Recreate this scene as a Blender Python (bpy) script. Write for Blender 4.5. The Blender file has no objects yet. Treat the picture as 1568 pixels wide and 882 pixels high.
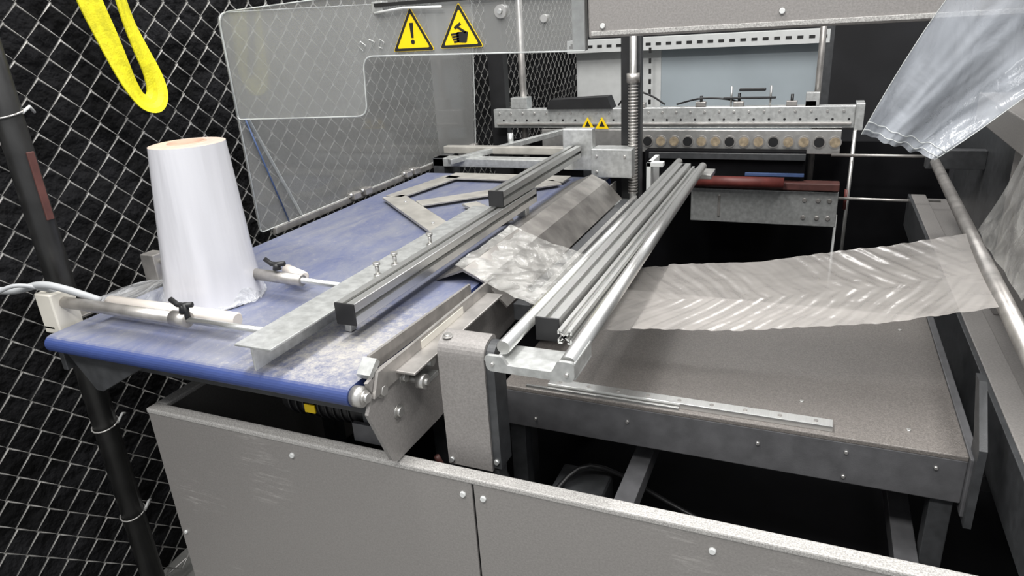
import bpy, bmesh, math, random
from mathutils import Vector, Matrix, noise
random.seed(4)
SC=bpy.context.scene
# ------------------------------------------------------------ camera
CX=Vector((0.9192,-0.0889,0.3837));CY=Vector((0.3893,0.3532,-0.8507));CZ=Vector((-0.0599,0.9313,0.3593))
cam=bpy.data.cameras.new('camera');co=bpy.data.objects.new('camera',cam);SC.collection.objects.link(co)
R=Matrix((CX,CY,CZ)).to_quaternion().to_matrix().to_4x4()
co.matrix_world=Matrix.Translation((0,0,1.5))@R
cam.sensor_width=36;cam.lens=36*1062/1568;cam.clip_start=0.02
SC.camera=co
# ------------------------------------------------------------ materials
def mat(name,col,rough=.5,metal=0,var=0,vscale=8,bump=0,bscale=200,col2=None,spec=.5,stretch=None,dist=.001):
    m=bpy.data.materials.new(name);m.use_nodes=True;nt=m.node_tree;N=nt.nodes;L=nt.links
    b=N['Principled BSDF'];b.inputs['Roughness'].default_value=rough;b.inputs['Metallic'].default_value=metal
    b.inputs['Specular IOR Level'].default_value=spec
    tc=N.new('ShaderNodeTexCoord');mp=N.new('ShaderNodeMapping');L.new(tc.outputs['Object'],mp.inputs[0])
    if stretch: mp.inputs['Scale'].default_value=stretch
    n=N.new('ShaderNodeTexNoise');n.inputs['Scale'].default_value=vscale;n.inputs['Detail'].default_value=6
    L.new(mp.outputs[0],n.inputs['Vector'])
    r=N.new('ShaderNodeValToRGB');r.color_ramp.elements[0].position=.35;r.color_ramp.elements[1].position=.68
    c2=col2 or tuple(min(1,c*(1+var)) for c in col)
    c1=col if col2 else tuple(c*(1-var) for c in col)
    r.color_ramp.elements[0].color=(*c1,1);r.color_ramp.elements[1].color=(*c2,1)
    L.new(n.outputs['Fac'],r.inputs[0]);L.new(r.outputs[0],b.inputs['Base Color'])
    if bump:
        n2=N.new('ShaderNodeTexNoise');n2.inputs['Scale'].default_value=bscale;n2.inputs['Detail'].default_value=3
        L.new(mp.outputs[0],n2.inputs['Vector'])
        bp=N.new('ShaderNodeBump');bp.inputs['Strength'].default_value=bump;bp.inputs['Distance'].default_value=dist
        L.new(n2.outputs['Fac'],bp.inputs['Height']);L.new(bp.outputs[0],b.inputs['Normal'])
    return m
def speck(name,col,col2,scale=500,rough=.5):
    return mat(name,col,rough,0,0,scale,.4,scale,col2=col2)
M={}
M['paint']=mat('grey_powder_coat',(.255,.242,.232),.38,.1,.12,260,.3,500)
M['rim']=speck('speckled_grey_edge',(.25,.24,.23),(.50,.49,.47),420)
M['dark']=mat('dark_grey_paint',(.050,.052,.055),.42,0,.2,40,.2,400)
M['tdark']=mat('table_front_paint',(.105,.105,.11),.40,.1,.15,30,.2,400)
M['table']=mat('brown_grey_table_paint',(.160,.146,.135),.38,0,.25,380,.4,500)
M['black']=mat('black_plastic',(.012,.012,.013),.45,0,.2,30)
M['void']=mat('interior_black',(.006,.006,.007),.9,0,.2,10,spec=.1)
M['alu']=mat('anodised_aluminium',(.66,.66,.645),.30,.85,.05,30,stretch=(20,1,20))
M['steel']=mat('brushed_steel',(.58,.57,.55),.32,.8,.12,40,.1,300)
M['galv']=mat('galvanised_steel',(.56,.57,.56),.38,.65,.16,60)
M['dull']=mat('dull_stainless',(.44,.42,.40),.38,.7,.2,25)
M['ramp']=mat('dusty_stainless_ramp',(.34,.32,.30),.33,.75,.25,18)
M['beige']=mat('worn_beige_steel',(.50,.48,.44),.42,.5,.15,20)
M['ivory']=mat('ivory_plastic',(.68,.65,.58),.4,0,.05,20)
M['white']=mat('white_pvc',(.66,.61,.56),.4,0,.04,20)
M['red']=mat('red_rubber_roller',(.13,.03,.025),.5,0,.2,30)
M['brown']=mat('brown_bar',(.09,.035,.03),.5,0,.2,30)
M['yellow']=mat('yellow_label',(.90,.62,.0),.5,0,.03,20)
M['blacksign']=mat('black_print',(.01,.01,.01),.5,0,0,20)
M['blue']=mat('blue_strip',(.06,.10,.22),.4,0,.1,20)
M['cable']=mat('grey_cable',(.35,.36,.37),.5,0,.05,20)
M['wire']=mat('galvanised_wire',(.52,.51,.49),.38,.5,.35,30)
M['post']=mat('black_fence_post',(.018,.018,.018),.35,0,.3,20)
M['screen']=mat('black_privacy_fabric',(.008,.008,.009),.85,0,.8,9,.8,26,dist=.03,spec=.2)
M['floor']=mat('concrete_floor',(.20,.20,.19),.7,0,.25,7,.3,60)
M['wall']=mat('dark_wall_paint',(.012,.012,.014),.8,0,.3,3,.2,60)
M['panelblue']=mat('pale_blue_grey_panel',(.37,.42,.45),.5,0,.06,4)
M['whitep']=mat('white_painted_steel',(.62,.63,.62),.45,0,.05,20)
M['core']=mat('cardboard_core',(.42,.27,.20),.7,0,.1,20)
M['rolltop']=mat('film_roll_edge',(.50,.385,.33),.45,0,.10,60)
M['leaf']=mat('amber_disc',(.36,.29,.20),.5,.3,.3,60)
def scuffed():
    m=mat('scuffed_grey_powder_coat',(.245,.233,.223),.36,.1,.08,260,.3,500)
    nt=m.node_tree;N=nt.nodes;L=nt.links;b=N['Principled BSDF'];base=[n for n in N if n.type=='VALTORGB'][0]
    tc=[n for n in N if n.type=='TEX_COORD'][0]
    mp=N.new('ShaderNodeMapping');mp.inputs['Scale'].default_value=(2.6,1,34);mp.inputs['Rotation'].default_value=(0,.10,0);L.new(tc.outputs['Object'],mp.inputs[0])
    n=N.new('ShaderNodeTexNoise');n.inputs['Scale'].default_value=4;n.inputs['Detail'].default_value=10;n.inputs['Roughness'].default_value=.8;L.new(mp.outputs[0],n.inputs['Vector'])
    r=N.new('ShaderNodeValToRGB');r.color_ramp.elements[0].position=.52;r.color_ramp.elements[1].position=.60;L.new(n.outputs['Fac'],r.inputs[0])
    n2=N.new('ShaderNodeTexNoise');n2.inputs['Scale'].default_value=5;n2.inputs['Detail'].default_value=3;L.new(tc.outputs['Object'],n2.inputs['Vector'])
    r2=N.new('ShaderNodeValToRGB');r2.color_ramp.elements[0].position=.54;r2.color_ramp.elements[1].position=.66;r2.color_ramp.elements[1].color=(.6,.6,.6,1);L.new(n2.outputs['Fac'],r2.inputs[0])
    mu=N.new('ShaderNodeMath');mu.operation='MULTIPLY';L.new(r.outputs[0],mu.inputs[0]);L.new(r2.outputs[0],mu.inputs[1])
    mx=N.new('ShaderNodeMixRGB');L.new(mu.outputs[0],mx.inputs[0]);L.new(base.outputs[0],mx.inputs[1]);mx.inputs[2].default_value=(.50,.48,.46,1)
    L.new(mx.outputs[0],b.inputs['Base Color']);return m
M['scuff']=scuffed()
def belt_mat():
    m=mat('blue_conveyor_belt',(.040,.065,.20),.40,0,.12,5)
    nt=m.node_tree;N=nt.nodes;L=nt.links;b=N['Principled BSDF']
    base=[n for n in N if n.type=='VALTORGB'][0]
    tc=[n for n in N if n.type=='TEX_COORD'][0]
    geo=N.new('ShaderNodeNewGeometry');sx=N.new('ShaderNodeSeparateXYZ');L.new(geo.outputs['Normal'],sx.inputs[0])
    n1=N.new('ShaderNodeTexNoise');n1.inputs['Scale'].default_value=7;n1.inputs['Detail'].default_value=12;n1.inputs['Roughness'].default_value=.85;n1.inputs['Distortion'].default_value=.5
    mp=N.new('ShaderNodeMapping');mp.inputs['Scale'].default_value=(1.3,.5,1);L.new(tc.outputs['Object'],mp.inputs[0]);L.new(mp.outputs[0],n1.inputs['Vector'])
    r=N.new('ShaderNodeValToRGB');r.color_ramp.elements[0].position=.36;r.color_ramp.elements[0].color=(.28,.28,.28,1);r.color_ramp.elements[1].position=.64;r.color_ramp.elements[1].color=(.92,.92,.92,1)
    L.new(n1.outputs['Fac'],r.inputs[0])
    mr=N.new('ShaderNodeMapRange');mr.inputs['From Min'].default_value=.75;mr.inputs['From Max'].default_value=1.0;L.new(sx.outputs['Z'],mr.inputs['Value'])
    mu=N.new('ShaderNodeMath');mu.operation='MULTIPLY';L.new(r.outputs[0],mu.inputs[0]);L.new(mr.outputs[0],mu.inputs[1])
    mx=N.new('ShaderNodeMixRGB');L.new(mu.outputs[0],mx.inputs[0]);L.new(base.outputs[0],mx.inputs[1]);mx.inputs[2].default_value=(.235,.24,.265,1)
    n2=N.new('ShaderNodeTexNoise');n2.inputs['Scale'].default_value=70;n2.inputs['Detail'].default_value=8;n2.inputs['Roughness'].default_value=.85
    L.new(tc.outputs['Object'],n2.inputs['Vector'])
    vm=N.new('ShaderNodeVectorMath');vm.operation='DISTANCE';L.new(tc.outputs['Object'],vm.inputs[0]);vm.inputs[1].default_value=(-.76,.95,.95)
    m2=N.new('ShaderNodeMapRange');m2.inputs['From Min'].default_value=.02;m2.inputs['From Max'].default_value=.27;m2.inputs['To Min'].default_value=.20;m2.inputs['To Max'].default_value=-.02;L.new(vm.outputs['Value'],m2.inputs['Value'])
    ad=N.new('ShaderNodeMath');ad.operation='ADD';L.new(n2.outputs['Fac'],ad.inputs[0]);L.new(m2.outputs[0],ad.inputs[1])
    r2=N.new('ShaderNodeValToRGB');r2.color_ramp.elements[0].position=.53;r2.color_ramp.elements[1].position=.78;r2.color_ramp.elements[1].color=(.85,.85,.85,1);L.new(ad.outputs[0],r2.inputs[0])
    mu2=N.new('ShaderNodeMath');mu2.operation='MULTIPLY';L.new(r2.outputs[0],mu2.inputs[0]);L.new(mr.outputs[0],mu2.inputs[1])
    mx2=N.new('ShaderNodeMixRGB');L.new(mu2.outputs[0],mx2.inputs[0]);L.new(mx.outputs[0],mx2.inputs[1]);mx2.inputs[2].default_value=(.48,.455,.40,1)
    L.new(mx2.outputs[0],b.inputs['Base Color'])
    return m
M['belt']=belt_mat()
def film_mat(name,opac,col,rough=.15,bs=.6,scale=18,stretch=(1,1,1),dist=.01,rng=.25,tint=(.93,.94,.95),rot=0):
    m=bpy.data.materials.new(name);m.use_nodes=True;nt=m.node_tree;N=nt.nodes;L=nt.links
    b=N['Principled BSDF'];b.inputs['Base Color'].default_value=(*col,1);b.inputs['Roughness'].default_value=rough
    b.inputs['Specular IOR Level'].default_value=.9
    o=N['Material Output'];t=N.new('ShaderNodeBsdfTransparent');t.inputs[0].default_value=(*tint,1)
    mx=N.new('ShaderNodeMixShader')
    tc=N.new('ShaderNodeTexCoord');mp=N.new('ShaderNodeMapping');mp.inputs['Scale'].default_value=stretch;mp.inputs['Rotation'].default_value=(0,0,rot);L.new(tc.outputs['Object'],mp.inputs[0])
    n=N.new('ShaderNodeTexNoise');n.inputs['Scale'].default_value=scale;n.inputs['Detail'].default_value=5;n.inputs['Distortion'].default_value=.6;L.new(mp.outputs[0],n.inputs['Vector'])
    bp=N.new('ShaderNodeBump');bp.inputs['Strength'].default_value=bs;bp.inputs['Distance'].default_value=dist;L.new(n.outputs['Fac'],bp.inputs['Height']);L.new(bp.outputs[0],b.inputs['Normal'])
    mr=N.new('ShaderNodeMapRange');mr.inputs['From Min'].default_value=.3;mr.inputs['From Max'].default_value=.7;mr.inputs['To Min'].default_value=opac*(1-rng);mr.inputs['To Max'].default_value=min(1,opac*(1+rng))
    L.new(n.outputs['Fac'],mr.inputs['Value']);L.new(mr.outputs[0],mx.inputs[0]);L.new(t.outputs[0],mx.inputs[1]);L.new(b.outputs[0],mx.inputs[2]);L.new(mx.outputs[0],o.inputs[0])
    return m
M['film']=film_mat('clear_plastic_film',.50,(.56,.53,.50),.13,.16,9,(1.5,2,1),dist=.01,rng=.12,rot=.4)
M['filmc']=film_mat('crumpled_clear_film',.38,(.60,.59,.56),.12,.6,16,(1.6,1,1),dist=.014,rng=.5)
M['bag']=film_mat('crumpled_clear_plastic',.38,(.60,.63,.68),.13,.5,11,(2.2,1,.8),dist=.014,rng=.3)
M['pc']=film_mat('clear_polycarbonate',.28,(.42,.42,.405),.06,.02,3,rng=.12)
M['pcedge']=film_mat('polycarbonate_edge',.7,(.60,.62,.61),.2,.1,20)
M['roll']=mat('white_film_roll',(.60,.60,.635),.18,0,.05,4,.35,4,stretch=(5,5,.5),dist=.014,spec=.7)
M['skirt']=film_mat('loose_film',.36,(.66,.67,.69),.12,1,24,dist=.015,rng=.6)
M['strap']=mat('yellow_webbing',(.66,.60,.008),.6,0,.14,60,.9,220)
# ------------------------------------------------------------ geometry helper
class G:
    def __init__(s,name):
        s.name=name;s.bm=bmesh.new();s.mats=[]
    def mi(s,k):
        if k not in s.mats:s.mats.append(k)
        return s.mats.index(k)
    def add(s,t,k,smooth=False,bev=0,seg=2):
        if bev:
            es=[e for e in t.edges if len(e.link_faces)==2 and e.calc_face_angle(0)>.6]
            bmesh.ops.bevel(t,geom=es,offset=bev,segments=seg,affect='EDGES',profile=.5,clamp_overlap=True)
        bmesh.ops.recalc_face_normals(t,faces=t.faces)
        i=s.mi(k)
        for f in t.faces:f.material_index=i;f.smooth=smooth
        me=bpy.data.meshes.new('t');t.to_mesh(me);t.free();s.bm.from_mesh(me);bpy.data.meshes.remove(me)
    def box(s,x0,x1,y0,y1,z0,z1,k,bev=.0015):
        t=bmesh.new();bmesh.ops.create_cube(t,size=1)
        for v in t.verts:v.co=Vector(((x0+x1)/2+v.co.x*(x1-x0),(y0+y1)/2+v.co.y*(y1-y0),(z0+z1)/2+v.co.z*(z1-z0)))
        s.add(t,k,bev=bev)
    def prism(s,pts,ax,a0,a1,k,bev=0,seg=2,smooth=False):
        t=bmesh.new();vs=[]
        def P(p,a):
            return {'X':(a,p[0],p[1]),'Y':(p[0],a,p[1]),'Z':(p[0],p[1],a)}[ax]
        A=[t.verts.new(P(p,a0)) for p in pts];B=[t.verts.new(P(p,a1)) for p in pts]
        t.faces.new(A);t.faces.new(B[::-1])
        n=len(pts)
        for i in range(n):t.faces.new((A[i],B[i],B[(i+1)%n],A[(i+1)%n]))
        s.add(t,k,bev=bev,seg=seg,smooth=smooth)
    def cyl(s,p,q,r,k,r2=None,n=20,bev=0):
        p=Vector(p);q=Vector(q);d=q-p;t=bmesh.new()
        bmesh.ops.create_cone(t,cap_ends=True,segments=n,radius1=r,radius2=r if r2 is None else r2,depth=d.length)
        rot=Vector((0,0,1)).rotation_difference(d.normalized()).to_matrix().to_4x4()
        bmesh.ops.transform(t,matrix=Matrix.Translation((p+q)/2)@rot,verts=t.verts)
        if bev:
            es=[e for e in t.edges if e.calc_face_angle(0)>1.2];bmesh.ops.bevel(t,geom=es,offset=bev,segments=2,affect='EDGES')
        bmesh.ops.recalc_face_normals(t,faces=t.faces)
        i=s.mi(k)
        for f in t.faces:
            f.material_index=i;f.smooth=len(f.verts)==4
        me=bpy.data.meshes.new('t');t.to_mesh(me);t.free();s.bm.from_mesh(me);bpy.data.meshes.remove(me)
    def bar(s,p,q,w,h,k,bev=.001,up=(0,0,1)):
        p=Vector(p);q=Vector(q);d=(q-p);y=d.normalized();x=y.cross(Vector(up)).normalized();z=x.cross(y)
        t=bmesh.new();bmesh.ops.create_cube(t,size=1);c=(p+q)/2
        for v in t.verts:v.co=c+x*(v.co.x*w)+y*(v.co.y*d.length)+z*(v.co.z*h)
        s.add(t,k,bev=bev)
    def tube(s,pts,r,k,n=8,cyc=False):
        pts=[Vector(p) for p in pts];t=bmesh.new();rings=[]
        for i,p in enumerate(pts):
            a=pts[max(0,i-1)];b=pts[min(len(pts)-1,i+1)];d=(b-a).normalized()
            u=d.cross(Vector((.13,.31,.94))).normalized();w=d.cross(u)
            rings.append([t.verts.new(p+u*math.cos(2*math.pi*j/n)*r+w*math.sin(2*math.pi*j/n)*r) for j in range(n)])
        for a,b in zip(rings,rings[1:]):
            for j in range(n):t.faces.new((a[j],a[(j+1)%n],b[(j+1)%n],b[j]))
        t.faces.new(rings[0]);t.faces.new(rings[-1][::-1])
        s.add(t,k,smooth=True)
    def grid(s,fn,nu,nv,k,smooth=True,thick=0):
        t=bmesh.new();V=[[t.verts.new(fn(i/nu,j/nv)) for j in range(nv+1)] for i in range(nu+1)]
        for i in range(nu):
            for j in range(nv):t.faces.new((V[i][j],V[i+1][j],V[i+1][j+1],V[i][j+1]))
        s.add(t,k,smooth=smooth)
    def bolt(s,c,ax,k='galv',r=.006,h=.004):
        c=Vector(c);a=Vector(ax);s.cyl(c-a*.001,c+a*h,r,k,r2=r*.75,n=12)
    def hexb(s,c,ax,k='steel',r=.01,h=.008):
        c=Vector(c);a=Vector(ax);s.cyl(c,c+a*.002,r*1.4,k,n=16);s.cyl(c,c+a*h,r,k,n=6)
    def done(s):
        me=bpy.data.meshes.new(s.name);s.bm.to_mesh(me);s.bm.free()
        for k in s.mats:me.materials.append(M[k])
        o=bpy.data.objects.new(s.name,me);SC.collection.objects.link(o);return o
def interp(tab,x):
    for (a,b) in zip(tab,tab[1:]):
        if x<=b[0]:
            f=(x-a[0])/(b[0]-a[0]);f=max(0,min(1,f));return [a[i]+(b[i]-a[i])*f for i in range(1,len(a))]
    return list(tab[-1][1:])
def tslot(s):
    q=[(s,-s+.001),(s,-.0045),(s-.003,-.0045),(s-.003,-.009),(s-.010,-.005),(s-.010,.005),(s-.003,.009),(s-.003,.0045),(s,.0045),(s,s-.001)]
    out=[]
    for k in range(4):
        c,sn=[(1,0),(0,1),(-1,0),(0,-1)][k]
        out+=[(x*c-y*sn,x*sn+y*c) for x,y in q]
    return out
def roundpoly(pts,rad,n=6):
    out=[];m=len(pts)
    for i in range(m):
        p=Vector(pts[i]);a=Vector(pts[i-1]);b=Vector(pts[(i+1)%m]);r=rad[i] if isinstance(rad,list) else rad
        if r<=0:out.append(tuple(p));continue
        d1=(a-p).normalized();d2=(b-p).normalized()
        s1=p+d1*r;s2=p+d2*r
        for j in range(n+1):
            f=j/n;q=s1*(1-f)**2+p*2*f*(1-f)+s2*f*f;out.append(tuple(q))
    return out
def cat(P,m=6):
    o=[]
    for i in range(len(P)-1):
        a=Vector(P[max(0,i-1)]);b=Vector(P[i]);c=Vector(P[i+1]);d=Vector(P[min(len(P)-1,i+2)])
        for j in range(m):
            t=j/m;o.append(.5*((2*b)+(-a+c)*t+(2*a-5*b+4*c-d)*t*t+(-a+3*b-3*c+d)*t**3))
    o.append(Vector(P[-1]));return o
# ------------------------------------------------------------ room
g=G('floor');g.box(-6,4,-2,7,-.1,0,'floor',0);g.done()
g=G('wall_back');g.box(-6,4,5.6,5.7,0,3.6,'wall',0);g.done()
# ------------------------------------------------------------ fence
FX=-1.62
g=G('chain_link_fence')
D=.078;rw=.0022
nk=int((5.3-.2)/(D/2));nz=int((2.28-.04)/(D/2))
for k in range(nk):
    y0=.2+k*D/2;t=bmesh.new();rings=[]
    for j in range(nz+1):
        sgn=1 if (j+k)%2==0 else -1
        z=.04+j*D/2
        yy=y0+sgn*D*.262+.005*noise.noise(Vector((y0*3,z*3,9)))
        wob=.014*noise.noise(Vector((yy*2,z*2,0)))
        c=Vector((FX+sgn*.003+wob,yy,z))
        rings.append([t.verts.new(c+Vector(o)) for o in ((rw,0,0),(0,rw,-rw*sgn),(-rw,0,0),(0,-rw,rw*sgn))])
    for a,b in zip(rings,rings[1:]):
        for j in range(4):t.faces.new((a[j],a[(j+1)%4],b[(j+1)%4],b[j]))
    g.add(t,'wire',smooth=True)
g.cyl((FX-.005,.2,2.3),(FX-.005,5.3,2.3),.018,'post')
g.tube([(FX,.2,.06),(FX,5.3,.06)],.003,'wire')
g.done()
g=G('fence_post')
g.cyl((FX+.048,.96,0),(FX+.048,.96,2.35),.028,'post',n=24)
g.cyl((FX+.048,.96,0),(FX+.048,.96,.01),.06,'post',n=24)
for z in (.35,.62,.85,1.38,1.7):
    g.tube([(FX+.048+.031*math.cos(a),.96+.031*math.sin(a),z+.006*math.sin(a)) for a in [i*math.pi/8 for i in range(17)]],.002,'wire',n=6)
    g.tube([(FX+.073,.975,z),(FX+.063,1.0,z+.01),(FX+.043,1.02,z-.004)],.0035,'whitep',n=6)
g.box(FX+.07,FX+.079,.955,.972,1.15,1.30,'brown')
g.done()
def scr(u,v):
    y=.1+u*5.3;z=v*2.4
    return Vector((FX-.10+.03*noise.noise(Vector((y*3,z*2,1)))+.012*noise.noise(Vector((y*9,z*7,4))),y,z))
g=G('black_privacy_screen');g.grid(scr,200,90,'screen');g.done()
g=G('yellow_lifting_strap')
cl=[(1.200,2.31),(1.205,2.0),(1.212,1.75),(1.222,1.62),(1.243,1.52),(1.258,1.45),(1.272,1.40),(1.292,1.366),(1.322,1.358),(1.342,1.382),(1.342,1.43),(1.325,1.50),(1.312,1.58),(1.305,1.75),(1.30,2.0),(1.295,2.31)]
C=cat(cl)
t=bmesh.new();prev=None
for i,c in enumerate(C):
    d=(C[min(i+1,len(C)-1)]-C[max(0,i-1)]).normalized();nrm=Vector((-d.y,d.x));f=i/(len(C)-1)
    w=.023
    xo=FX+.024+.03*math.sin(math.pi*f)
    tilt=.012*math.sin(f*9)
    A=Vector((xo+tilt,*(c+nrm*w)));B=Vector((xo-tilt,*(c-nrm*w)));ring=[]
    for q in range(5):ring.append(t.verts.new(A.lerp(B,q/4)+Vector((.002 if q in(1,3) else 0,0,0))))
    for q in range(4,-1,-1):ring.append(t.verts.new(A.lerp(B,q/4)-Vector((.004,0,0))))
    if prev:
        for j in range(10):t.faces.new((prev[j],prev[(j+1)%10],ring[(j+1)%10],ring[j]))
    prev=ring
g.add(t,'strap',smooth=False)
g.done()
# ------------------------------------------------------------ machine base cabinet
g=G('machine_base_cabinet')
XL,XR,YF,YB,ZT=-1.29,.62,.885,3.3,.76
g.box(XL,-.502,YF,YF+.006,.08,ZT-.008,'scuff')
g.box(-.498,.10+.4,YF,YF+.006,.08,ZT-.008,'scuff')
g.box(.504,XR,YF,YF+.006,.08,ZT-.008,'scuff')
g.box(XL,XL+.006,YF+.008,YB,.08,ZT-.008,'paint')
g.box(XR-.006,XR,YF+.008,YB,.08,ZT-.008,'paint')
g.box(XL,XR,YB-.006,YB,.08,ZT-.008,'dark')
g.box(XL-.002,XR+.002,YF-.002,YF+.026,ZT-.012,ZT,'rim',.003)
g.box(XL-.002,XL+.028,YF+.026,YB,ZT-.012,ZT,'rim',.003)
g.box(XR-.028,XR+.002,YF+.026,YB,ZT-.012,ZT,'rim',.003)
g.box(XL,XR,YF+.01,YB,.0,.08,'dark')
g.box(XL+.01,XR-.01,YF+.01,YB-.01,.08,.30,'void')
for x in (-.90,-.52,-.48,-.09,.3):g.bolt((x,YF,.722),(0,-1,0),'whitep',.0065,.004)
for x,z in ((-1.275,.43),(-1.275,.2),(-.52,.2),(-.48,.2)):g.bolt((x,YF,z),(0,-1,0),'whitep',.005,.004)
g.box(-.45,.5,1.03,1.07,.58,.62,'tdark');g.box(-.30,-.26,1.07,2.0,.58,.62,'tdark')
g.box(.20,.24,1.0,2.2,.5,.54,'tdark');g.box(-.6,.5,1.5,1.54,.5,.54,'tdark')
g.box(-.6,-.56,1.3,1.34,.3,.7,'tdark')
g.box(-.16,-.135,1.05,1.065,.62,.632,'whitep',.003);g.box(-.10,-.085,1.04,1.055,.62,.630,'whitep',.003)
g.cyl((-.45,1.15,.40),(.3,1.15,.40),.02,'dark')
g.box(-.48,-.36,1.1,1.3,.3,.52,'dark',.01)
g.tube(cat([(-.62,1.2,.6),(-.5,1.15,.5),(-.4,1.25,.56),(-.2,1.3,.45),(.1,1.2,.42)]),.006,'black')
g.tube(cat([(-.64,1.0,.7),(-.60,1.02,.62),(-.5,1.1,.58),(-.45,1.2,.5)]),.006,'brown')
g.done()
# ------------------------------------------------------------ conveyor
g=G('belt_conveyor')
bx0,bx1,by0,by1,bz=-1.425,-.672,.80,2.42,.95
r=.018;prof=[]
for i in range(13):
    a=math.pi/2+math.pi*i/12;prof.append((by0+r+r*math.cos(a),bz-r+r*math.sin(a)))
for i in range(13):
    a=-math.pi/2+math.pi*i/12;prof.append((by1-r+r*math.cos(a),bz-r+r*math.sin(a)))
t=bmesh.new();A=[t.verts.new((bx0,*q)) for q in prof];B=[t.verts.new((bx1,*q)) for q in prof];n=len(prof)
for i in range(n):t.faces.new((A[i],B[i],B[(i+1)%n],A[(i+1)%n]))
t.faces.new(A);t.faces.new(B[::-1]);g.add(t,'belt',smooth=False)
g.cyl((bx1,by0+.02,.932),(bx1+.022,by0+.02,.932),.018,'steel',bev=.002)
g.hexb((bx1+.022,by0+.02,.932),(1,0,0),r=.009)
sp=roundpoly([(.825,.955),(.835,.93),(.815,.90),(.868,.768),(1.04,.765),(1.30,.80),(2.4,.86),(2.4,.94),(1.3,.945),(.86,.962)],[0,.0,0,.02,.01,.02,0,0,0,0])
g.prism(sp,'X',-.652,-.645,'paint')
g.prism([(.83,.925),(.85,.965),(1.33,.965),(1.33,.925)],'X',-.644,-.638,'dull')
g.box(-.638,-.6365,.99,1.16,.937,.958,'ivory',0)
g.prism([(.865,.955),(.865,.985),(1.25,.972),(1.25,.945)],'X',-.668,-.662,'dull')
g.box(-.664,-.60,.90,1.28,.938,.943,'dull')
g.prism([(.84,.955),(.835,.965),(.86,.985),(.868,.975)],'X',-.672,-.645,'galv')
for y,z in ((.93,.915),(1.10,.92),(.9,.86),(.86,.925)):g.hexb((-.645,y,z),(1,0,0))
g.cyl((-.645,.94,.905),(-.60,.94,.905),.006,'steel');g.cyl((-.62,.94,.905),(-.605,.94,.905),.014,'steel')
g.cyl((-.645,.98,.925),(-.61,.98,.925),.009,'galv');g.box(-.64,-.61,.955,.995,.89,.90,'galv')
g.prism([(-1.42,.915),(-1.35,.825),(-1.33,.825),(-1.17,.912)],'Y',.83,.86,'dark',bev=.002)
g.box(-1.44,-1.425,.83,2.42,.86,.945,'dark')
g.box(-1.40,-.68,.86,.90,.87,.91,'dark')
g.box(-1.40,-.69,.9,2.38,.86,.912,'dark')
for x in (-1.15,-.80):
    for y in (1.3,2.2):g.box(x-.02,x+.02,y-.02,y+.02,.29,.87,'dark')
g.cyl((-.95,.975,.815),(-.72,.975,.815),.042,'black',n=28,bev=.004)
for i in range(9):g.cyl((-.93+i*.018,.975,.815),(-.925+i*.018,.975,.815),.046,'black',n=28)
g.box(-.75,-.68,.93,1.02,.77,.88,'dark')
g.box(-.885,-.86,.926,.929,.800,.818,'yellow',0)
g.box(-.77,-.70,.92,.93,.76,.80,'tdark')
g.done()
# ------------------------------------------------------------ gearbox housing
g=G('drive_housing_cover')
g.prism(roundpoly([(.945,.735),(.945,.985),(1.0,.995),(1.0,.735)],[0,.025,.02,0]),'X',-.578,-.488,'paint',bev=.003)
g.prism(roundpoly([(.950,.74),(.950,.98),(.996,.988),(.996,.74)],[0,.025,.02,0]),'X',-.488,-.472,'dark',bev=.002)
g.box(-.57,-.48,.955,.99,.29,.74,'dark')
g.bolt((-.480,.949,.755),(0,-1,0));g.bolt((-.570,.945,.745),(0,-1,0))
g.hexb((-.565,.965,.988),(0,0,1),r=.007,h=.006)
g.bolt((-.482,.948,.965),(0,-1,0))
g.done()
# ------------------------------------------------------------ ramp + guide plate
g=G('product_slide_plate')
g.prism([(-.775,.952),(-.775,.956),(-.705,.985),(-.655,.962),(-.60,.905),(-.603,.902),(-.658,.957),(-.705,.979)],'Y',1.30,2.30,'ramp')
g.box(-.60,-.52,1.33,2.3,.86,.90,'dark')
g.box(-.56,-.545,1.33,2.3,.90,.915,'steel')
g.box(-.50,-.485,1.5,2.3,.88,.895,'steel')
g.done()
g=G('triangular_guide_frame')
def flat(a,b,w=.05):g.bar((*a,.962),(*b,.962),w,.006,'beige',bev=.001)
A_=(-1.31,1.97);E_=(-.93,1.63)
flat(A_,E_,.075);flat(A_,(-1.25,2.30),.07);flat((-1.27,2.31),(-.80,2.31),.09)
flat((-1.17,1.90),(-.82,2.26),.07);flat((-.94,1.64),(-.81,1.80),.07);flat((-1.0,1.93),(-.84,1.80),.05)
g.bolt((-1.22,1.90,.965),(0,0,1));g.bolt((-1.0,1.69,.965),(0,0,1))
g.done()
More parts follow.
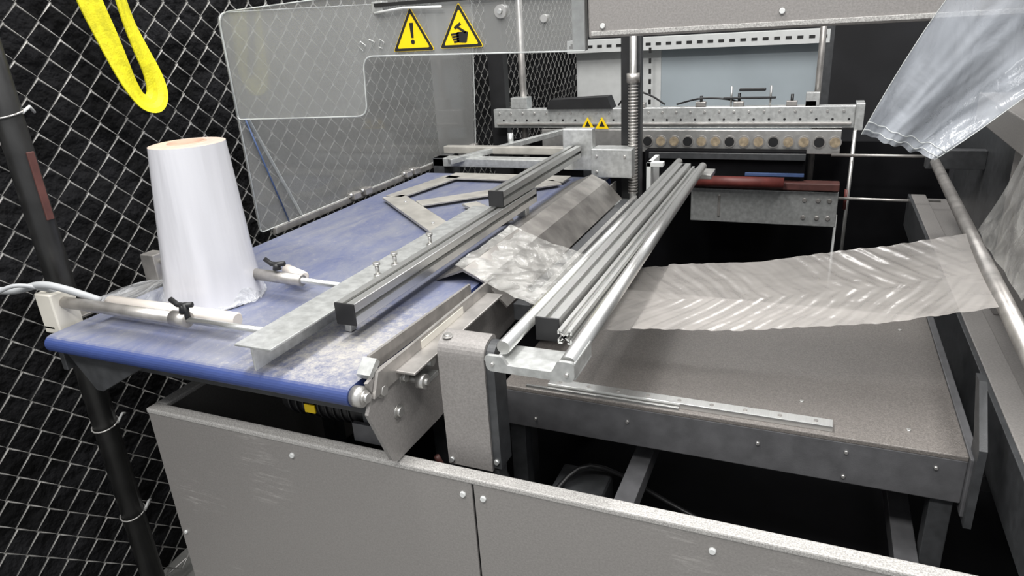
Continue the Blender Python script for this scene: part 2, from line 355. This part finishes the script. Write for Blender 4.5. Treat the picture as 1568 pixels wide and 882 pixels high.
# ------------------------------------------------------------ aluminium rails
def rail(name,x,z,y0,y1,s=.0225,cap=True):
    g=G(name)
    g.prism([(x+a,z+b) for a,b in tslot(s)],'Y',y0,y1,'alu')
    if cap:
        g.box(x-s-.0005,x+s+.0005,y0-.004,y0,z-s-.0005,z+s+.0005,'black',.0015)
        g.box(x-s,x+s,y1,y1+.004,z-s,z+s,'black',.0015)
    return g
g=rail('aluminium_guide_rail',-.778,1.008,.965,1.90,.0215)
g.box(-.815,-.80,1.0,1.02,.952,1.0,'galv');g.box(-.80,-.77,1.84,1.87,.985-.03,.986,'galv')
g.done()
g=rail('aluminium_guide_rail',-.778,1.055,1.66,2.34,.0215);g.done()
g=G('galvanised_side_guide')
g.box(-.895,-.815,.80,1.75,1.003,1.007,'galv',.001)
g.box(-.860,-.856,.80,1.75,.960,1.003,'galv',.001)
for y,x in ((1.16,-.835),(1.23,-.835),(1.38,-.83)):
    g.cyl((x,y,1.005),(x,y,1.035),.0045,'steel',n=12);g.cyl((x,y,1.007),(x,y,1.013),.009,'steel',n=6);g.cyl((x,y,1.033),(x,y,1.039),.008,'steel',n=12)
for y in (.88,1.05):
    g.bolt((-.856,y,.985),(1,0,0),'steel',.005)
g.done()
g=rail('aluminium_guide_rail',-.395,1.002,1.015,2.33,.0215)
g.done()
g=G('twin_tube_rail')
g.cyl((-.442,.93,1.0),(-.437,2.47,1.0),.0125,'alu',n=28,bev=.001)
g.cyl((-.322,.905,1.0),(-.345,2.40,1.0),.0135,'alu',n=28,bev=.001)
g.prism([(-.356+a,1.002+b) for a,b in tslot(.0125)],'Y',.99,2.33,'alu')
g.prism(roundpoly([(-.458,.974),(-.308,.974),(-.308,1.008),(-.335,1.008),(-.345,.988),(-.42,.988),(-.43,1.002),(-.458,1.002)],[.012,.012,.008,.003,.003,.003,.003,.006]),'Y',.893,.900,'galv',bev=.001)
g.box(-.458,-.308,.90,.985,.975,.979,'galv')
g.box(-.312,-.308,.90,.985,.979,1.005,'galv')
g.box(-.46,-.31,2.36,2.46,.965,.98,'steel')
for x in (-.446,-.32):g.bolt((x,.893,.987),(0,-1,0),'steel',.004)
g.done()
# ------------------------------------------------------------ cross rods
g=G('cross_rod_clamp_assembly')
g.box(-1.485,-1.435,.845,.90,.935,1.025,'ivory',.003)
g.cyl((-1.435,.872,1.0),(-1.09,.872,1.0),.0125,'dull',n=24,bev=.001)
g.cyl((-1.12,.872,1.0),(-1.08,.872,1.0),.0155,'dull',n=24,bev=.001)
g.cyl((-1.10,.872,1.0),(-.86,.872,1.0),.0065,'alu',n=18)
g.cyl((-1.37,.925,.985),(-1.01,.925,.985),.0155,'white',n=24,bev=.003)
g.cyl((-1.08,.872,1.0),(-1.08,.872,1.035),.006,'black',n=12)
def knob(g,x,y,z):
    g.cyl((x,y,z),(x,y,z+.014),.010,'black',r2=.007,n=14)
    g.tube([(x-.03,y,z+.022),(x-.014,y,z+.012),(x,y,z+.012),(x+.02,y+.004,z+.014)],.0055,'black')
knob(g,-1.085,.872,1.018)
g.box(-1.50,-1.455,1.12,1.16,.935,1.02,'dull',.002)
g.cyl((-1.46,1.14,1.0),(-.86,1.105,1.0),.0065,'alu',n=18)
g.cyl((-1.14,1.121,1.0),(-1.00,1.113,1.0),.013,'dull',n=24,bev=.001)
g.cyl((-1.12,1.20,.985),(-1.04,1.165,.985),.013,'white',n=24,bev=.003)
knob(g,-1.07,1.118,1.018)
g.box(-1.485,-1.45,.845,1.16,.945,.952,'dull')
g.tube(cat([(-1.60,.70,1.03),(-1.58,.80,1.035),(-1.53,.84,1.03),(-1.46,.85,1.045),(-1.41,.865,1.035),(-1.36,.90,1.0)]),.008,'cable')
g.tube(cat([(-1.56,.78,1.02),(-1.50,.82,1.05),(-1.455,.86,1.03),(-1.44,.88,1.01)]),.0045,'cable')
g.done()
# ------------------------------------------------------------ film roll
g=G('plastic_film_roll')
cx,cy=-1.238,1.085
z0,z1=.952,1.300
SH=.020
RT=.077
def rollf(u,v):
    a=2*math.pi*u;rr=.103+(RT-.103)*v+.010*math.exp(-v*9)
    rr+=.005*(1-v)*noise.noise(Vector((math.cos(a)*2.2,math.sin(a)*2.2,v*.8)))+.0008*math.sin(a*7+v*2)*(1-v)
    return Vector((cx+rr*math.cos(a)+SH*v,cy+rr*math.sin(a),z0+v*(z1-z0)))
g.grid(rollf,96,30,'roll')
cxt=cx+SH
def top(u,v):
    a=2*math.pi*u;rr=RT-(RT-.040)*v
    return Vector((cxt+rr*math.cos(a),cy+rr*math.sin(a),z1+.002*math.sin(min(1,v*3)*math.pi/2)))
g.grid(top,64,8,'rolltop')
def core(u,v):
    a=2*math.pi*u;prof=[(.040,z1+.002),(.038,z1+.004),(.033,z1+.004),(.031,z1-.02),(.031,z1-.20)]
    q=prof[int(round(v*4))];return Vector((cxt+q[0]*math.cos(a),cy+q[0]*math.sin(a),q[1]))
g.grid(core,48,4,'core')
g.cyl((cx,cy,.9505),(cx,cy,.956),.10,'roll',n=48)
def skirt(u,v):
    a=math.radians(120)+u*math.radians(290)
    ext=.010+.17*max(0,math.cos(a-math.radians(195)))**2+.015*max(0,math.cos(a-math.radians(350)))+.012*noise.noise(Vector((a*2,0,3)))
    rr=.100+ext*v
    z=.954+.05*(1-v)**2+.010*v*abs(noise.noise(Vector((a*5,v*3,1))))
    return Vector((cx+rr*math.cos(a),cy+rr*math.sin(a)*.9,z))
g.grid(skirt,100,14,'skirt')
g.done()
# ------------------------------------------------------------ guard hood
g=G('polycarbonate_guard_hood')
GX=-1.47;GY=1.5
fp=[(GX,1.29),(-1.045,1.297),(-1.035,1.44),(-.47,1.430),(-.47,1.60),(GX,1.565)]
fp=roundpoly(fp,[.01,.03,.03,.0,.0,.045])
g.prism(fp,'Y',GY,GY+.006,'pc')
def edge(pts,ax,a,k='pcedge',r=.0018):
    P=[(p[0],a,p[1]) if ax=='Y' else (a,p[0],p[1]) for p in pts];g.tube(P,r,k,n=6)
edge(fp[:21]+[(-.47,1.430)],'Y',GY-.001)
edge([(-.47,1.60)]+[q for q in fp if q[1]>1.5 and q[0]<-.6]+[fp[0]],'Y',GY-.001)
side=roundpoly([(GY,.965),(2.95,.965),(3.02,1.60),(GY,1.565)],[.01,.02,.03,.03])
g.prism(side,'X',GX-.006,GX,'pc')
edge(side+[side[0]],'X',GX+.001,r=.0018)
g.tube([(GX+.004,1.52,1.29),(GX+.004,1.62,.965)],.0025,'blue',n=6)
g.bar((GX+.004,1.53,1.29),(GX+.004,1.68,.97),.012,.002,'pcedge')
g.prism([(2.62,.965),(2.95,.965),(3.02,1.7),(2.62,1.7)],'X',GX-.012,GX-.008,'paint')
g.box(GX-.004,GX+.012,1.55,2.95,.945,.965,'dull')
for y in (1.95,2.02,2.3,2.36,2.6,2.9):
    g.box(GX-.002,GX+.03,y-.02,y+.02,.955,.978,'dull',.003);g.cyl((GX+.015,y-.03,.972),(GX+.015,y+.03,.972),.006,'steel')
g.box(-.98,-.47,GY-.010,GY-.004,1.548,1.556,'blacksign',0)
g.cyl((-.66,GY-.006,1.52),(-.66,GY+.02,1.52),.014,'steel');g.bolt((-.66,GY-.008,1.52),(0,-1,0))
g.cyl((-.56,GY-.004,1.50),(-.56,GY+.02,1.50),.008,'steel')
g.box(-.99,-.96,GY-.006,GY+.02,1.535,1.56,'galv');g.box(-.86,-.83,GY-.006,GY+.02,1.545,1.56,'galv')
g.tube([(-.98,GY-.01,1.535),(-.9,GY-.012,1.542),(-.8,GY-.012,1.538)],.003,'whitep')
g.box(-.50,-.472,GY+.006,GY+.03,1.43,1.60,'galv')
g.tube([(-1.03,GY-.003,1.452),(-1.045,GY-.003,1.465),(-1.035,GY-.003,1.475),(-1.022,GY-.003,1.465),(-1.03,GY-.003,1.452)],.0012,'whitep',n=5)
g.tube([(-1.01,GY-.003,1.478),(-.995,GY-.003,1.472),(-1.008,GY-.003,1.455)],.0012,'whitep',n=5)
g.tube([(-.985,GY-.003,1.455),(-.98,GY-.003,1.478),(-.968,GY-.003,1.47),(-.975,GY-.003,1.456),(-.985,GY-.003,1.46)],.0012,'whitep',n=5)
g.done()
def tri(name,cx,cz,kind):
    g=G(name);y=GY-.0035
    def T(s,off):
        h=s*.866;return roundpoly([(cx-s/2,cz-h/3),(cx+s/2,cz-h/3),(cx,cz+h*2/3)],s*.06)
    g.prism(T(.112,0),'Y',y-.0006,y+.001,'yellow')
    def ring(s1,s2):
        a=T(s1,0);b=T(s2,0);t=bmesh.new()
        A=[t.verts.new((p[0],y-.0011,p[1])) for p in a];B=[t.verts.new((p[0],y-.0011,p[1])) for p in b];n=len(a)
        for i in range(n):t.faces.new((A[i],A[(i+1)%n],B[(i+1)%n],B[i]))
        g.add(t,'blacksign')
    ring(.109,.088)
    if kind==0:
        g.prism([(cx-.005,cz+.030),(cx+.005,cz+.030),(cx+.003,cz-.003),(cx-.003,cz-.003)],'Y',y-.0015,y-.0005,'blacksign')
        g.cyl((cx,y-.0015,cz-.012),(cx,y-.0005,cz-.012),.005,'blacksign')
    else:
        g.prism(roundpoly([(cx-.010,cz-.020),(cx+.014,cz-.022),(cx+.02,cz+.002),(cx-.010,cz+.002)],.004),'Y',y-.0015,y-.0005,'blacksign')
        for i in range(4):g.bar((cx-.004,y-.001,cz-.001-i*.0055),(cx-.024+i*.002,y-.001,cz-.003-i*.0055),.001,.0042,'blacksign',bev=0)
        g.bar((cx-.006,y-.001,cz+.012),(cx+.014,y-.001,cz+.0),.001,.005,'blacksign',bev=0)
        g.bar((cx-.014,y-.001,cz+.010),(cx+.002,y-.001,cz+.020),.001,.006,'blacksign',bev=0)
    g.done()
tri('general_warning_sign',-.888,1.479,0)
tri('hand_crush_warning_sign',-.762,1.481,1)
# ------------------------------------------------------------ top cover
g=G('machine_overhead_cover')
g.box(-.462,.75,1.50,1.70,1.455,1.80,'paint',.004)
g.box(-.455,.75,1.496,1.50,1.459,1.468,'rim',.001)
for x,z in ((-.43,1.478),(-.08,1.486),(-.44,1.55)):g.bolt((x,1.498,z),(0,-1,0),'whitep',.006)
g.done()
# ------------------------------------------------------------ column
g=G('threaded_height_spindle')
g.box(-.635,-.60,2.43,2.46,.77,1.75,'black')
g.cyl((-.585,2.4,.77),(-.585,2.4,1.62),.012,'steel')
for i in range(46):
    z=.90+i*.0105
    if z<1.30:g.cyl((-.585,2.4,z),(-.585,2.4,z+.005),.017,'dull',n=16)
g.cyl((-.585,2.4,1.28),(-.585,2.4,1.31),.022,'dull');
g.box(-.605,-.565,2.425,2.46,.77,1.75,'dark')
g.box(-.72,-.575,2.34,2.42,.965,1.065,'galv',.003)
g.box(-.69,-.515,2.34,2.44,.79,.87,'galv',.003)
g.box(-.83,-.72,2.36,2.40,.985,1.13,'galv',.003)
for x,z in ((-.70,1.04),(-.70,.985),(-.60,1.04),(-.67,.85),(-.54,.81)):g.bolt((x,2.34,z),(0,-1,0),'steel')
g.box(-.515,-.50,2.30,2.44,.79,1.03,'whitep');g.box(-.515,-.46,2.30,2.33,1.015,1.03,'whitep')
g.done()
# ------------------------------------------------------------ rear sealing unit
g=G('rear_sealing_unit')
g.box(-1.39,.13,3.0,3.05,1.035,1.12,'galv',.003)
g.box(-1.37,.12,2.985,3.0,1.05,1.058,'dull')
g.box(-1.15,.09,2.99,3.03,.935,1.03,'steel',.002)
for i in range(14):
    x=-.665+i*.0565
    g.cyl((x,2.986,.982),(x,2.99,.982),.024,'dull',n=24);g.cyl((x,2.984,.982),(x,2.988,.982),.019,'leaf' if i%3 else 'black',n=24)
for i in range(26):
    x=-1.36+i*.058
    g.bolt((x,3.0,1.10),(0,-1,0),'steel',.006)
    g.bolt((x+.02,3.0,1.07),(0,-1,0),'black',.005)
for x in (-.93,-.865):
    g.prism([(x-.03,1.035),(x+.03,1.035),(x,1.085)],'Y',2.983,2.985,'yellow')
    g.prism([(x-.012,1.045),(x+.012,1.045),(x,1.068)],'Y',2.981,2.983,'blacksign')
g.box(-1.30,-1.22,3.0,3.06,1.12,1.17,'galv')
g.prism([(-1.12,1.12),(-1.10,1.16),(-.84,1.17),(-.82,1.12)],'Y',2.98,3.06,'black',bev=.004)
for x in (-.70,-.45,-.3,-.1,-.03):
    g.cyl((x,3.02,1.12),(x,3.02,1.16+.03*random.random()),.006,'black');g.box(x-.02,x+.02,3.0,3.03,1.12,1.14,'dull')
g.tube(cat([(-.8,3.02,1.13),(-.74,3.0,1.19),(-.66,3.01,1.17),(-.6,3.02,1.13)]),.004,'black')
g.tube(cat([(-.55,3.02,1.13),(-.45,3.0,1.155),(-.35,3.01,1.15),(-.28,3.02,1.13)]),.004,'black')
g.box(-.36,-.16,3.0,3.02,1.15,1.157,'black');g.box(-.3,-.2,3.0,3.03,1.18,1.19,'black');g.cyl((-.33,3.01,1.12),(-.33,3.01,1.2),.004,'steel');g.cyl((-.18,3.01,1.12),(-.18,3.01,1.2),.004,'steel')
g.box(-.05,.0,3.0,3.05,1.12,1.17,'galv')
g.box(.13,.16,2.98,3.08,1.03,1.13,'galv')
g.cyl((-1.26,3.06,.76),(-1.26,3.06,1.75),.016,'dull');g.cyl((-.01,3.08,.76),(-.01,3.08,1.75),.012,'dull')
g.cyl((.135,2.98,.29),(.135,2.98,1.03),.007,'steel');g.cyl((.10,2.96,.29),(.10,2.96,.70),.005,'whitep')
g.cyl((.13,2.98,.72),(.13,2.98,.80),.008,'red')
for z in (.94,.77):g.cyl((.06,2.95,z),(.45,2.95,z),.006,'dull')
g.box(-.46,.10,2.90,2.95,.665,.805,'galv',.003)
g.box(-.46,.10,2.88,2.94,.812,.842,'brown',.004)
g.cyl((-.46,2.86,.845),(-.1,2.86,.845),.022,'red')
g.box(-.66,-.03,2.92,2.98,.84,.955,'void')
g.box(-.64,-.03,2.90,2.915,.925,.95,'dark')
g.box(-.25,-.03,2.895,2.905,.862,.875,'blue')
for x in (-.02,.03,.07):
    for z in (.70,.77):g.bolt((x,2.9,z),(0,-1,0),'dull',.01)
g.box(-.35,-.34,2.895,2.905,.69,.78,'dull')
g.box(-1.42,.5,3.2,3.22,.30,.95,'void',0)
g.box(-1.44,-1.36,3.08,3.13,.3,1.9,'black')
g.box(-1.45,-.72,2.50,2.56,.955,.99,'galv',.003);g.box(-1.45,-.72,2.60,2.64,.99,1.02,'beige',.003)
g.bar((-1.35,2.46,.985),(-1.0,2.9,1.04),.03,.02,'galv');g.cyl((-1.18,2.7,1.0),(-1.18,2.7,1.06),.012,'galv')
g.box(-1.45,-1.40,2.5,2.64,.5,.99,'dark');g.box(-.8,-.75,2.5,2.64,.5,.99,'dark')
g.done()
# ------------------------------------------------------------ background rack
g=G('slotted_angle_rack')
def slotted(p,q,w,k='whitep'):
    g.bar(p,q,.004,w,k,bev=0)
    p=Vector(p);q=Vector(q);L=(q-p).length;n=int(L/.055)
    up=Vector((0,0,1)) if abs((q-p).z)<.5*L else Vector((1,0,0))
    for i in range(n):
        c=p.lerp(q,(i+.5)/n)-Vector((0,.004,0));d=(q-p).normalized()*.014
        g.bar(c-d,c+d,.003,.014,'blacksign',bev=0,up=up)
slotted((-1.36,4.0,1.335),(.02,4.0,1.335),.065)
slotted((-1.33,4.0,0),(-1.33,4.0,1.37),.05)
slotted((-.88,4.0,0),(-.88,4.0,1.33),.05)
g.box(-1.36,.02,4.0,4.08,1.366,1.37,'whitep',0)
g.box(0.0,.04,4.0,4.04,0,1.5,'dark')
g.done()
g=G('pale_blue_partition_panel')
g.box(-.84,.02,4.1,4.13,0,1.30,'panelblue',.003)
g.box(-1.34,-.84,4.1,4.13,0,1.30,'whitep',.003)
g.done()
# ------------------------------------------------------------ table
g=G('outfeed_table')
g.box(-.575,.285,1.19,1.80,.760,.77,'table',.002)
g.box(-.575,.285,1.19,1.20,.675,.761,'tdark',.002)
g.box(-.575,.285,1.20,1.24,.675,.68,'tdark')
g.box(.285,.30,1.18,1.80,.655,.772,'tdark',.002)
g.prism([(1.165,.645),(1.215,.645),(1.215,.80),(1.28,.885),(1.25,.885),(1.165,.80)],'X',.29,.302,'dark')
g.box(-.475,.075,1.203,1.228,.77,.782,'alu',.001)
for i in range(9):g.cyl((-.45+i*.062,1.215,.782),(-.45+i*.062,1.215,.7832),.004,'dull',n=14)
g.box(-.52,-.20,1.194,1.20,.768,.776,'alu',0)
for x,z in ((-.3,.73),(-.05,.73),(.10,.742),(.24,.74),(.10,.69),(-.5,.70)):g.bolt((x,1.19,z),(0,-1,0),'steel',.004)
for x,y in ((.20,1.25),(.02,1.30),(.22,1.7)):g.bolt((x,y,.77),(0,0,1),'steel',.005,.002)
for x in (-.55,.26):
    for y in (1.22,1.76):g.box(x-.018,x+.018,y-.018,y+.018,.29,.76,'dark')
g.done()
# ------------------------------------------------------------ film web
g=G('plastic_film_web')
tab=[(-.73,1.31,1.64,.990),(-.60,1.27,1.60,.955),(-.38,1.20,1.575,.918),(-.10,1.235,1.61,.930),(.15,1.275,1.67,.960),(.322,1.30,1.72,1.000)]
def web(u,v,lo=-.73,hi=.322):
    x=lo+u*(hi-lo);a,b,z=interp(tab,x)
    y=a+(b-a)*v
    cr=math.exp(-((x+.62)/.13)**2)
    ph=(x+.55*abs(v-.45)*.4)
    am=.5+.5*noise.noise(Vector((x*4,y*5,11)))
    wr=.0012*noise.noise(Vector((x*9+y*5,y*8-x*3,2)))+.0016*am*math.sin(ph*150+4*noise.noise(Vector((x*4,y*4,0))))
    wr+=.0006*math.sin(ph*330+6*noise.noise(Vector((x*7,y*7,3))))*am
    wr+=cr*(.008*noise.noise(Vector((x*13,y*13,5)))+.004*noise.noise(Vector((x*30,y*30,8))))
    if x>.3:wr*=.2
    y+=.002*noise.noise(Vector((x*5,v*2,7)))+cr*.006*noise.noise(Vector((x*14,v,7)))
    return Vector((x,y,z+wr+.006*(v-.5)**2*4*(1 if x>-.3 else .3)+.015*max(0,min(1,(x+.4)/.5))*max(0,min(1,(.32-x)/.2))*v))
g.grid(lambda u,v:web(u,v,-.45,.322),320,110,'film')
g.grid(lambda u,v:web(u,v,-.73,-.45),90,110,'filmc')
def up(u,v):
    y=1.31+.42*v;s=u
    x=.340+.015*math.sin(s*3)+.10*s;z=1.012+.36*s
    return Vector((x+.008*noise.noise(Vector((y*12,z*8,3))),y+.03*s,z))
g.grid(up,60,60,'filmc')
g.done()
g=G('film_idler_roller')
g.cyl((.312,.95,.998),(.356,2.55,.998),.0145,'dull',n=28,bev=.002)
g.cyl((.356,2.55,.998),(.356,2.62,.998),.008,'steel');g.box(.335,.50,2.58,2.62,.97,1.03,'dark')
g.cyl((.310,.9,.998),(.312,.95,.998),.008,'steel')
g.box(.29,.50,.885,.91,.98,1.02,'dark')
g.done()
# ------------------------------------------------------------ right side frame
g=G('side_support_frame')
g.box(.355,.405,.93,3.0,.762,.785,'paint',.003)
g.box(.345,.355,.93,3.0,.66,.785,'dark')
g.box(.50,.515,.885,3.1,.30,1.5,'dark',.002)
g.box(.40,.505,1.2,3.0,.765,.77,'paint',.001)
g.box(.43,.50,1.85,1.95,.77,1.17,'paint',.003)
g.box(.40,.50,1.75,2.3,1.17,1.24,'paint',.003)
g.box(.52,.62,.89,.99,0,1.455,'dark');g.box(.52,.62,3.0,3.1,0,1.455,'dark')
g.done()
# ------------------------------------------------------------ hanging bag
g=G('hanging_plastic_bag')
def bag(u,v,off=0):
    a=Vector((.068,1.29,1.290));b=Vector((.180,1.31,1.247))
    c=Vector((.27,1.27,1.66));d=Vector((.47,1.33,1.55))
    A=a.lerp(c,u)+Vector((-.012,0,.01))*math.sin(u*math.pi);B=b.lerp(d,u)+Vector((.01,0,-.01))*math.sin(u*math.pi)
    q=A.lerp(B,v)
    w=v*(1-.25*u)
    q.y+=.008*math.sin(w*11+u*2)+.016*noise.noise(Vector((w*4,u*2.5,1+off)))+.003*noise.noise(Vector((w*14,u*6,1+off)))+.008*math.sin(v*math.pi)
    q.z+=.006*noise.noise(Vector((v*8,u*2,5)))*(1-u)
    return q
g.grid(bag,110,90,'bag')
g.grid(lambda u,v:bag(u,v,7)+Vector((.004,.018,.002)),90,80,'bag')
for uu in (.02,.05):
    g.tube([bag(uu,i/40)+Vector((0,-.002,0)) for i in range(41)],.0008,'pcedge',n=5)
for vv in (.002,.998):
    g.tube([bag(i/60,vv)+Vector((0,-.001,0)) for i in range(61)],.0008,'pcedge',n=5)
g.done()
# ------------------------------------------------------------ lights
def area(n,loc,sx,sy,e,rot=(0,0,0),col=(1,.985,.96)):
    l=bpy.data.lights.new(n,'AREA');l.shape='RECTANGLE';l.size=sx;l.size_y=sy;l.energy=e;l.color=col
    o=bpy.data.objects.new(n,l);o.location=loc;o.rotation_euler=rot;SC.collection.objects.link(o)
area('ceiling_light',(-.9,1.2,3.6),.35,2.4,90)
area('ceiling_light.001',(.9,1.0,3.6),.35,2.4,70)
area('ceiling_light.002',(-.4,-1.0,3.6),2.4,.4,100,rot=(.3,0,0))
area('ceiling_light.003',(-.5,4.6,3.4),2.4,.35,45)
w=bpy.data.worlds.new('world');SC.world=w;w.use_nodes=True
w.node_tree.nodes['Background'].inputs[0].default_value=(.90,.92,.95,1);w.node_tree.nodes['Background'].inputs[1].default_value=.64
SC.view_settings.view_transform='Standard'
SC.view_settings.look='None'
SC.view_settings.exposure=0
